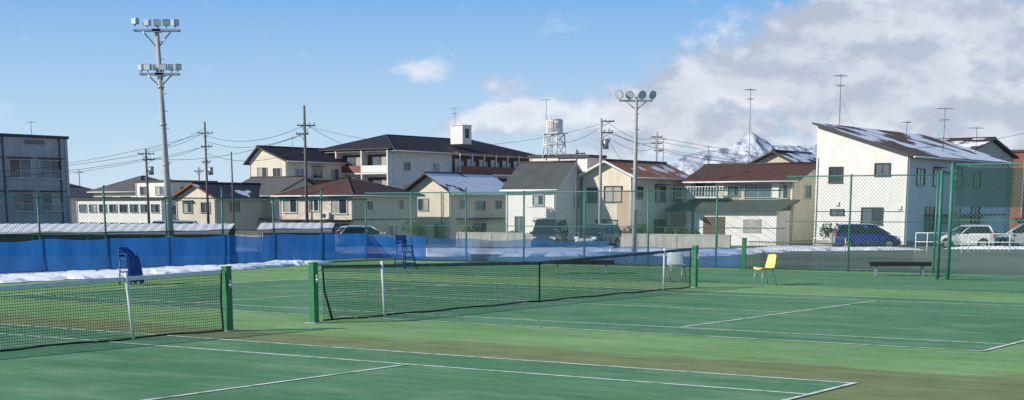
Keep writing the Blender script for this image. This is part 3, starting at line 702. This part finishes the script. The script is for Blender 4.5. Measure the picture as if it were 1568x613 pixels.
r=root('lamp_post',(4.86,60,0),0); mb=MB()
mb.tube((0,0,-.2),(0,0,6.35),.105,'conc',r1=.06,seg=14)
for i in range(14): 
    z=1.8+i*.3; s=1 if i%2 else -1; mb.tube((0,0,z),(s*.16,0,z),.011,'steel',seg=5)
mb.box((0,0,6.2),(1.3,.07,.07),'steel'); mb.tube((-.4,0,6.18),(0,0,5.85),.02,'steel'); mb.tube((.4,0,6.18),(0,0,5.85),.02,'steel')
mb.box((.12,-.08,2.2),(.25,.16,.4),'steel')
mb.build('pole',r); mb=MB()
for x,dx in((-.66,-.5),(-.26,-.25),(.22,.2),(.62,.5)):
    d=Vector((dx,-.8,-.3)).normalized(); c=Vector((x,-.03,6.42))
    mb.tube(c-d*.14,c,.06,'steel',r1=.17,seg=18); mb.tube(c,c+d*.03,.17,'steel',seg=18); mb.tube(c+d*.03,c+d*.035,.15,'lens',seg=18)
    mb.tube((x,0,6.2),(x,0,6.36),.02,'steel',seg=5)
mb.build('lamp_heads',r)

def upole(X,Y,H,arms,r0=.17,kk='conc',trans=None,rz=.3):
    r=root('utility_pole',(X,Y,0),rz); mb=MB(); mb.tube((0,0,zg(Y)-.3),(0,0,H),r0,kk,r1=r0*.6,seg=10)
    for z,hw,off in arms:
        mb.box((off,0,z),(hw*2,.08,.08),'rustw')
        for s in(-1,-.4,.4,1): mb.tube((off+s*hw*.92,0,z+.04),(off+s*hw*.92,0,z+.2),.04,'wtrim',seg=6)
        mb.tube((off-hw*.6,0,z),(0,0,z-.45),.02,'steel',seg=5); mb.tube((off+hw*.6,0,z),(0,0,z-.45),.02,'steel',seg=5)
    if trans:
        for z in trans: mb.tube((.38,0,z-.35),(.38,0,z+.35),.22,'steel',seg=12); mb.box((.18,0,z),(.3,.3,.08),'rustw')
    for i in range(8): z=H-1.5-i*.45; s=1 if i%2 else -1; mb.tube((0,0,z),(s*.22,0,z),.013,'steel',seg=4)
    mb.build('pole',r)
upole(-14.9,110,9.3,[(7.9,.65,.1),(7.3,.45,-.2)],.13,'rustw')
upole(-28.1,140,9.8,[(8.8,.7,0),(7.6,.5,.1),(6.2,.4,0)],.14,'rustw',trans=[5.4])
upole(-31.2,130,7.0,[(6.6,.7,0),(6.1,.5,.2)],.14,'rustw',trans=[5.2])
upole(-27.6,150,7.5,[],.11,'rustw')
upole(-32.5,158,6.2,[(5.8,.5,0)],.10,'rustw')
upole(6.4,110,8.4,[(8.2,.5,.5),(7.4,.45,.45),(6.8,.35,.35)],.14,'conc',trans=[6.6])
upole(14.2,150,9.4,[(8.9,.6,0),(8.3,.6,0),(7.6,.45,.2)],.14,'conc')
upole(-74,260,8.5,[(8,.8,0)],.15,'conc')
upole(5.0,118,6.5,[(6.2,.4,.3)],.1,'rustw')
mb=MB()
def cable(p0,p1,sag,r=.016):
    n=14; pts=[]
    for i in range(n+1):
        t=i/n; p=Vector(p0).lerp(Vector(p1),t); p.z-=sag*4*t*(1-t); pts.append(p)
    for a,b in zip(pts,pts[1:]): mb.tube(a,b,r,'wire',seg=4,cap=False)
for dz in(0,.35,-1.2): cable((-28.1,140,8.9+dz),(-31.2,130,6.75+dz*.5),.3)
cable((-28.1,140,8.8),(-62,150,5.6),1.3); cable((-28.1,140,7.6),(-62,150,4.8),1.2); cable((-31.2,130,6.6),(-54,118,5.2),.9); cable((-31.2,130,6.2),(-54,118,4.6),.9)
for dz in(0,-.5,-1.6): cable((-14.9,110,7.9+dz),(-28.1,140,8.6+dz),.8)
cable((-14.9,110,8.0),(-14,190,9),1.0); cable((-14.9,110,7.9),(6.4,110,8.0),1.5,.011); cable((-14.9,110,7.3),(-31.2,130,6.2),.7)
for dz in(0,-.4,-1.0): cable((6.9,110,8.1+dz),(14.2,150,8.9+dz),.6); cable((14.2,150,8.9+dz),(52,160,8.4+dz),1.6)
cable((6.9,110,7.4),(23,122,5.6),.8); cable((6.9,110,6.9),(10,124,5.0),.3); cable((14.2,150,7.6),(30,116,6.0),1.0); cable((6.9,110,8.2),(3.8,147,8.3),.6)
cable((30,116,6.5),(47,130,9.2),.4,.014)
mb.build('overhead_cables')

def antenna(X,Y,z0,z1,els=7,s=1.0,rz=.4):
    r=root('tv_antenna',(X,Y,0),rz); mb=MB(); mb.tube((0,0,z0),(0,0,z1),.024,'rustw',seg=5)
    n=2 if z1-z0>2.5 else 1
    for q in range(n):
        zz=z1-.12-q*.75*s; k=1 if q==0 else .55
        mb.tube((-.6*s*k,0,zz),(.6*s*k,0,zz+.02),.016,'rustw',seg=4)
        for i in range(els):
            x=(-.58+1.16*i/(els-1))*s*k; l=(.55-.35*i/els)*s*k; mb.tube((x,-l,zz),(x,l,zz),.010,'rustw',seg=4)
            if q: mb.tube((x,0,zz-l*.5),(x,0,zz+l*.5),.009,'rustw',seg=4)
    if z1-z0>2.5:
        for t in(0,2.1,4.2): mb.tube((0,0,z0+(z1-z0)*.6),(1.6*math.cos(t),1.6*math.sin(t),z0-.1),.007,'wire',seg=4,cap=False)
    mb.build('mast_and_elements',r)
antenna(26.4,123.5,8.4,12.6); antenna(20.2,130,5.2,12.0,rz=.7); antenna(3.3,147.8,10.3,12.4,els=5,s=.7); antenna(35.6,126,6.6,10.2,s=1.2,rz=.2); antenna(38.6,127,6.6,8.7); antenna(32.0,124,7.0,9.0,s=.8,rz=1.0)
antenna(-7.6,204,12.6,15.2,s=.9); antenna(-41.8,133,8.2,9.5,s=.7); antenna(12.6,127,5.9,7.8,s=.7); antenna(-27,188,8.8,10.6,s=.7,rz=.9); antenna(16.5,128,4.8,7.2,s=.7)
antenna(-19,144,4.4,6.2,s=.7)

# ------------------------------------------------------------------ vehicles
def paint(name,c):
    m=mat(name,c,.25,.04,2.0); b=m.node_tree.nodes['Principled BSDF']; b.inputs['Coat Weight'].default_value=.6; b.inputs['Coat Roughness'].default_value=.08; return m
M['p_blue']=paint('car_paint_blue',(.022,.035,.20)); M['p_white']=paint('car_paint_white',(.72,.72,.72)); M['p_silver']=paint('car_paint_silver',(.42,.43,.45)); M['p_dark']=paint('car_paint_dark',(.03,.045,.07))
M['tail']=mat('tail_light_red',(.45,.02,.02),.2,.05); M['head']=glassmat('head_light',(.6,.62,.65),.1)
M['carglass']=glassmat('car_glass',(.02,.025,.03),.05)
def car(name,X,Y,rz,L,Wd,H,pk,shape='hatch'):
    r=root(name,(X,Y,zg(Y)),rz); w=Wd/2
    if shape=='hatch': top=[(-.5,.62),(-.49,.98),(-.40,1.0),(-.1,.97),(.22,.96),(.30,.93),(.42,.80),(.48,.68),(.5,.5)]; gr=(-.485,-.40,.10,.335)
    elif shape=='van': top=[(-.5,.62),(-.495,1.0),(-.3,1.0),(.1,1.0),(.36,1.0),(.42,.95),(.47,.82),(.495,.7),(.5,.5)]; gr=(-.49,-.46,.24,.43)
    else: top=[(-.5,.6),(-.48,.9),(-.40,.95),(-.1,.93),(.15,.92),(.24,.90),(.4,.80),(.48,.68),(.5,.5)]; gr=(-.46,-.34,.05,.27)
    mb=MB(); rings=[]
    for x,z in top:
        e=1-.16*(abs(x)*2)**6; zb=.22+.08*(abs(x)>.47)
        ww=w*e
        rings.append([(x*L,-ww*.94,zb),(x*L,-ww,zb+.14),(x*L,-ww,z-.22),(x*L,-ww*.95,z-.04),(x*L,-ww*.8,z),(x*L,ww*.8,z),(x*L,ww*.95,z-.04),(x*L,ww,z-.22),(x*L,ww,zb+.14),(x*L,ww*.94,zb)])
    for a_,b_ in zip(rings,rings[1:]):
        for i in range(10):
            j=(i+1)%10; mb.face([a_[i],b_[i],b_[j],a_[j]],pk,True)
    mb.face(rings[0],pk); mb.face(rings[-1][::-1],pk)
    mb.build('body',r)
    mb=MB(); b0,t0,t1,b1=[q*L for q in gr]; zb=.93; zt=H-.05; wb=w*.93; wt=w*.74
    def side(s): return (b0,s*wb,zb),(b1,s*wb,zb),(t0,s*wt,zt),(t1,s*wt,zt)
    l=side(-1);rr=side(1)
    mb.face([l[0],l[1],l[3],l[2]],'carglass'); mb.face([rr[1],rr[0],rr[2],rr[3]],'carglass')
    mb.face([rr[0],l[0],l[2],rr[2]],'carglass'); mb.face([l[1],rr[1],rr[3],l[3]],'carglass')
    n=6
    for i in range(n):
        for j in range(n):
            def Q(i,j):
                fx=i/n; fy=j/n*2-1; return (t0-.06+(t1-t0+.1)*fx, fy*(wt+.03), zt+.02+.06*(1-fy*fy)*(1-(2*fx-1)**2*.6))
            mb.face([Q(i,j),Q(i+1,j),Q(i+1,j+1),Q(i,j+1)],pk,True)
    mb.slab([(t0-.06,-wt-.03,zt+.018),(t1+.04,-wt-.03,zt+.018),(t1+.04,wt+.03,zt+.018),(t0-.06,wt+.03,zt+.018)],.05,pk)
    for S in(l,rr):
        mb.tube(S[0],S[2],.06,pk,seg=6); mb.tube(S[1],S[3],.035,pk,seg=6)
        sy=S[0][1]/abs(S[0][1])
        for f in(.42,.70) if shape!='van' else (.3,.62):
            xb=b0+(b1-b0)*f; xt=t0+(t1-t0)*(f-.05); mb.tube((xb,S[0][1]*1.005,zb),(xt,S[2][1]*1.01,zt),.03,'black' if f<.65 else pk,seg=5)
        mb.tube((b0+.1,S[0][1]*1.02,zb+.02),(b1,S[0][1]*1.02,zb+.02),.018,'black',seg=5)
        mb.box((b1-.25,sy*(w+.06),1.0),(.14,.16,.12),pk)
    mb.build('greenhouse',r)
    mb=MB()
    for x in(-.31*L,.32*L):
        for s in(-1,1):
            mb.tube((x,s*(w-.02),.31),(x,s*(w+.008),.31),.37,'black',seg=22)
            mb.tube((x,s*(w-.2),.30),(x,s*(w+.03),.30),.30,'black',seg=22); mb.tube((x,s*(w+.02),.30),(x,s*(w+.045),.30),.19,'steel',seg=16)
            for q in range(5):
                t=q*1.2566; mb.box((x+.11*math.cos(t),s*(w+.05),.30+.11*math.sin(t)),(.05,.01,.05),'black')
    mb.build('wheels',r)
    mb=MB()
    for s in(-1,1):
        mb.box((-.487*L,s*w*.80,.92),(.10,.16,.42),'tail'); mb.box((.462*L,s*w*.74,.70),(.20,.30,.15),'head')
        mb.box((-.05*L,s*(w+.004),.6),(.01,.012,.62),'black'); mb.box((.17*L,s*(w+.004),.6),(.01,.012,.62),'black'); mb.box((-.0*L,s*(w+.012),.8),(.16,.03,.03),pk)
    mb.box((-.502*L,0,.62),(.03,.34,.17),'wtrim'); mb.box((.501*L,0,.42),(.03,1.0,.16),'black'); mb.box((0,0,.24),(L*.9,Wd*.9,.12),'black')
    mb.build('trim_and_lights',r)
car('parked_car',21.85,93,math.radians(-7),3.95,1.68,1.52,'p_blue','hatch')
car('parked_car',29.8,99,math.radians(160),3.6,1.6,1.5,'p_white','hatch')
car('parked_car',34.0,100,math.radians(165),4.4,1.7,1.62,'p_silver','sedan')
car('parked_van',2.2,88,math.radians(255),3.4,1.5,1.8,'p_dark','van')
car('parked_car',5.3,93,math.radians(240),3.6,1.6,1.5,'p_dark','hatch')
car('parked_car',-9.5,98,math.radians(20),4.0,1.65,1.45,'p_white','sedan')
car('parked_van',-21,96,math.radians(5),3.6,1.65,1.75,'p_silver','van')

def railing(X,Y,L,h,rz,n):
    r=root('pipe_railing',(X,Y,zg(Y)),rz); mb=MB()
    for i in range(n+1): mb.tube((i*L/n,0,-.1),(i*L/n,0,h),.03,'wtrim',seg=6)
    for z in(h,h*.55): mb.tube((0,0,z),(L,0,z),.026,'wtrim',seg=6)
    mb.build('rails',r)
railing(19.8,74,2.2,.95,math.radians(-10),4); railing(15.2,76,1.6,.7,0,2); railing(23,76,5,.9,math.radians(-8),5)

# ------------------------------------------------------------------ court furniture
def chair(name,X,Y,rz,k):
    r=root(name,(X,Y,.008),rz); mb=MB()
    prof=[(-.24,.43),(-.20,.455),(-.08,.44),(.06,.43),(.15,.445),(.20,.50),(.225,.60),(.25,.72),(.265,.80),(.27,.83)]
    n=8
    def Q(i,j,o=0):
        y,z=prof[i]; f=j/n*2-1; wd=.235-(.02 if i>6 else 0)-(.06 if i==len(prof)-1 else 0); cup=.05*f*f
        return (f*wd, y-(cup if i>4 else 0)+(o if i>4 else 0), z+(cup*.7 if i<=4 else 0)-(o if i<=4 else 0))
    for i in range(len(prof)-1):
        for j in range(n):
            mb.face([Q(i,j),Q(i,j+1),Q(i+1,j+1),Q(i+1,j)],k,True); mb.face([Q(i,j,.015),Q(i+1,j,.015),Q(i+1,j+1,.015),Q(i,j+1,.015)],k,True)
    mb.build('shell',r)
    mb=MB()
    for sx in(-1,1):
        mb.tube((sx*.19,-.17,.44),(sx*.23,-.25,0),.012,'steel',seg=6); mb.tube((sx*.19,.13,.44),(sx*.23,.24,0),.012,'steel',seg=6)
        mb.tube((sx*.19,-.17,.425),(sx*.19,.13,.425),.012,'steel',seg=6)
    mb.tube((-.19,-.17,.425),(.19,-.17,.425),.012,'steel',seg=6); mb.tube((-.19,.13,.425),(.19,.13,.425),.012,'steel',seg=6)
    mb.build('legs',r)
chair('plastic_chair',6.95,41.3,math.radians(-68),'yellow')
chair('plastic_chair',4.72,43.2,math.radians(160),'palechair')
def umpire(X,Y,rz,s=1.0,bk=1.0,drape=False,wsc=1.0):
    r=root('umpire_chair',(X,Y,.008),rz); r.scale=(wsc,wsc,1); mb=MB(); k='blue'
    top=.95*s
    ft=[(-.38*s,-.5*s),(.38*s,-.5*s),(.34*s,.42*s),(-.34*s,.42*s)]; tp=[(-.24,-.18),(.24,-.18),(.24,.22),(-.24,.22)]
    for f,t in zip(ft,tp): mb.tube((f[0],f[1],0),(t[0],t[1],top),.026,k)
    for q in(.25,.5,.75):
        g=[tuple(f[i]+(t[i]-f[i])*q for i in(0,1)) for f,t in zip(ft,tp)]
        mb.box(((g[0][0]+g[1][0])/2,g[0][1],top*q),(abs(g[1][0]-g[0][0]),.12,.03),k)
        mb.tube((*g[1],top*q),(*g[2],top*q),.018,k); mb.tube((*g[3],top*q),(*g[0],top*q),.018,k); mb.tube((*g[2],top*q),(*g[3],top*q),.018,k)
    mb.box((0,.02,top+.02),(.56,.46,.04),k)
    for sx in(-1,1):
        mb.tube((sx*.26,.22,top),(sx*.26,.27,top+.55*bk),.022,k); mb.tube((sx*.26,-.18,top),(sx*.26,-.18,top+.25*bk),.02,k); mb.box((sx*.26,.03,top+.26*bk),(.06,.46,.03),k)
    for z in(.2,.34,.48): mb.box((0,.26,top+z*bk),(.52,.025,.09),k)
    mb.build('frame',r)
    if drape:
        mb=MB(); n=10
        for i in range(n):
            def Q(i,q):
                f=i/n*2-1; z=[top+.5*bk,top+.05,top*.5,.06][q]; y=[.30,-.25,-.36,-.44][q]+.04*math.sin(i*2.2+q); return (f*(.30+.03*q),y,z+.03*math.sin(i*1.3))
            for q in range(3): mb.face([Q(i,q),Q(i+1,q),Q(i+1,q+1),Q(i,q+1)],'blue',True)
        mb.build('draped_sheet',r)
umpire(-3.75,52.5,math.radians(40),.80,.7,wsc=.85); umpire(-10.6,41.6,math.radians(60),.72,.6,True,.68)
def bench(X,Y,rz,L=2.1):
    r=root('court_bench',(X,Y,.008),rz); mb=MB()
    for i in range(3): mb.box((0,-.13+i*.13,.40),(L,.11,.05),'black')
    mb.box((0,-.2,.36),(L,.03,.12),'black')
    for sx in(-.75,.75):
        mb.box((sx*L/2,0,.36),(.05,.34,.03),'steel')
        for y in(-.13,.13): mb.box((sx*L/2,y,.18),(.05,.04,.35),'steel')
        mb.box((sx*L/2,0,.02),(.05,.4,.03),'steel')
    mb.build('seat_and_frame',r,bevel=.006)
bench(2.25,48.6,math.radians(-3),2.1); bench(12.1,47.0,math.radians(-3),1.9)
# ------------------------------------------------------------------ world
world=bpy.data.worlds.new('World'); scene.world=world; world.use_nodes=True
nt=world.node_tree; L=nt.links
for n in list(nt.nodes): nt.nodes.remove(n)
STR=.12
out=nt.nodes.new('ShaderNodeOutputWorld'); bg=nt.nodes.new('ShaderNodeBackground'); L.new(bg.outputs[0],out.inputs[0]); bg.inputs['Strength'].default_value=STR
sky=nt.nodes.new('ShaderNodeTexSky'); sky.sky_type='NISHITA'; sky.sun_disc=False
ELEV=29; sunv=Vector((-.955,-.30,0)).normalized()
sky.sun_elevation=math.radians(ELEV); sky.sun_rotation=math.atan2(sunv.x,sunv.y)%(2*math.pi); sky.air_density=1.0; sky.dust_density=.3; sky.ozone_density=3.0; sky.altitude=100
tc=nt.nodes.new('ShaderNodeTexCoord'); G=tc.outputs['Generated']
def mth(op,a,b=None,c=None):
    n=nt.nodes.new('ShaderNodeMath'); n.operation=op
    for i,x in enumerate((a,b,c)):
        if x is None: continue
        if isinstance(x,(int,float)): n.inputs[i].default_value=x
        else: L.new(x,n.inputs[i])
    return n.outputs[0]
def mr(v,a,b,c=0,d=1,sm=True):
    q=nt.nodes.new('ShaderNodeMapRange'); q.interpolation_type='SMOOTHSTEP' if sm else 'LINEAR'
    for nme,x in(('From Min',a),('From Max',b),('To Min',c),('To Max',d)): q.inputs[nme].default_value=x
    L.new(v,q.inputs['Value']); return q.outputs['Result']
sp=nt.nodes.new('ShaderNodeSeparateXYZ'); L.new(G,sp.inputs[0])
az=mth('ARCTAN2',sp.outputs[0],sp.outputs[1]); el=sp.outputs[2]
ramp=nt.nodes.new('ShaderNodeValToRGB'); L.new(mr(el,0,.5,0,1,False),ramp.inputs[0])
e=ramp.color_ramp.elements
e[0].position=0; e[0].color=(.64,.79,.91,1); e[1].position=1; e[1].color=(.06,.16,.40,1)
for p,c in((.10,(.48,.69,.91)),(.27,(.20,.45,.84)),(.5,(.10,.26,.60))):
    x=e.new(p); x.color=(*c,1)
sc=nt.nodes.new('ShaderNodeVectorMath'); sc.operation='SCALE'; sc.inputs['Scale'].default_value=1/STR; L.new(ramp.outputs[0],sc.inputs[0])
sm=nt.nodes.new('ShaderNodeMix'); sm.data_type='RGBA'; sm.inputs[0].default_value=.90; L.new(sky.outputs[0],sm.inputs[6]); L.new(sc.outputs[0],sm.inputs[7])
def blob(a0,e0,sa,se,amp):
    dx=mth('DIVIDE',mth('SUBTRACT',az,a0),sa); dy=mth('DIVIDE',mth('SUBTRACT',el,e0),se)
    return mth('MULTIPLY',mth('EXPONENT',mth('MULTIPLY',mth('ADD',mth('MULTIPLY',dx,dx),mth('MULTIPLY',dy,dy)),-1.0)),amp)
bl=[(.31,.080,.13,.065,.52),(.15,.070,.07,.036,.36),(.10,.055,.06,.030,.22),(.21,.112,.055,.020,.28),(-.056,.083,.016,.009,.22),(-.004,.082,.026,.009,.25),(.008,.062,.020,.012,.27),(-.035,.052,.05,.012,.25),(.05,.045,.06,.018,.22),(.8,.12,.4,.1,.4),(-.9,.15,.3,.05,.3)]
s=None
for b_ in bl:
    v=blob(*b_); s=v if s is None else mth('ADD',s,v)
s=mth('MINIMUM',s,.50)
def cn(off,scale=22,det=9,ro=.58):
    mp=nt.nodes.new('ShaderNodeMapping'); mp.inputs['Location'].default_value=off; mp.inputs['Scale'].default_value=(1,1,1.7); L.new(G,mp.inputs['Vector'])
    n=nt.nodes.new('ShaderNodeTexNoise'); n.inputs['Scale'].default_value=scale; n.inputs['Detail'].default_value=det; n.inputs['Roughness'].default_value=ro; L.new(mp.outputs[0],n.inputs['Vector']); return n.outputs['Fac']
n1=cn((0,0,0)); n2=cn((.010,0,-.016),22,4,.5)
dens=mr(mth('ADD',n1,s),.61,.91)
lit=mr(mth('SUBTRACT',n1,n2),-.12,.12)
core=mr(mth('ADD',n1,s),.82,1.08)
cc=nt.nodes.new('ShaderNodeMix'); cc.data_type='RGBA'; cc.inputs[6].default_value=(.50/STR,.545/STR,.65/STR,1); cc.inputs[7].default_value=(.85/STR,.88/STR,.93/STR,1)
L.new(mth('MULTIPLY',lit,mth('SUBTRACT',1.0,mth('MULTIPLY',core,.42))),cc.inputs[0])
mx=nt.nodes.new('ShaderNodeMix'); mx.data_type='RGBA'; L.new(mth('MULTIPLY',dens,.90),mx.inputs[0]); L.new(sm.outputs[2],mx.inputs[6]); L.new(cc.outputs[2],mx.inputs[7])
L.new(mx.outputs[2],bg.inputs['Color'])
# sun
sd=bpy.data.lights.new('sun','SUN'); sd.energy=5.0; sd.angle=math.radians(.5); sd.color=(1,.94,.84); so=bpy.data.objects.new('sun',sd); scene.collection.objects.link(so)
v=Vector((sunv.x*math.cos(math.radians(ELEV)),sunv.y*math.cos(math.radians(ELEV)),math.sin(math.radians(ELEV))))
so.rotation_euler=v.to_track_quat('Z','Y').to_euler(); so.location=(0,0,30)
# camera
cd=bpy.data.cameras.new('camera'); co=bpy.data.objects.new('camera',cd); scene.collection.objects.link(co); scene.camera=co
cd.sensor_width=36; cd.lens=52.35; cd.shift_y=.2816; cd.clip_end=20000; cd.clip_start=.1
co.location=(0,0,CAMH); co.rotation_euler=(math.radians(90-10.68),0,0)
scene.view_settings.view_transform='Standard'; scene.view_settings.look='None'; scene.view_settings.exposure=0
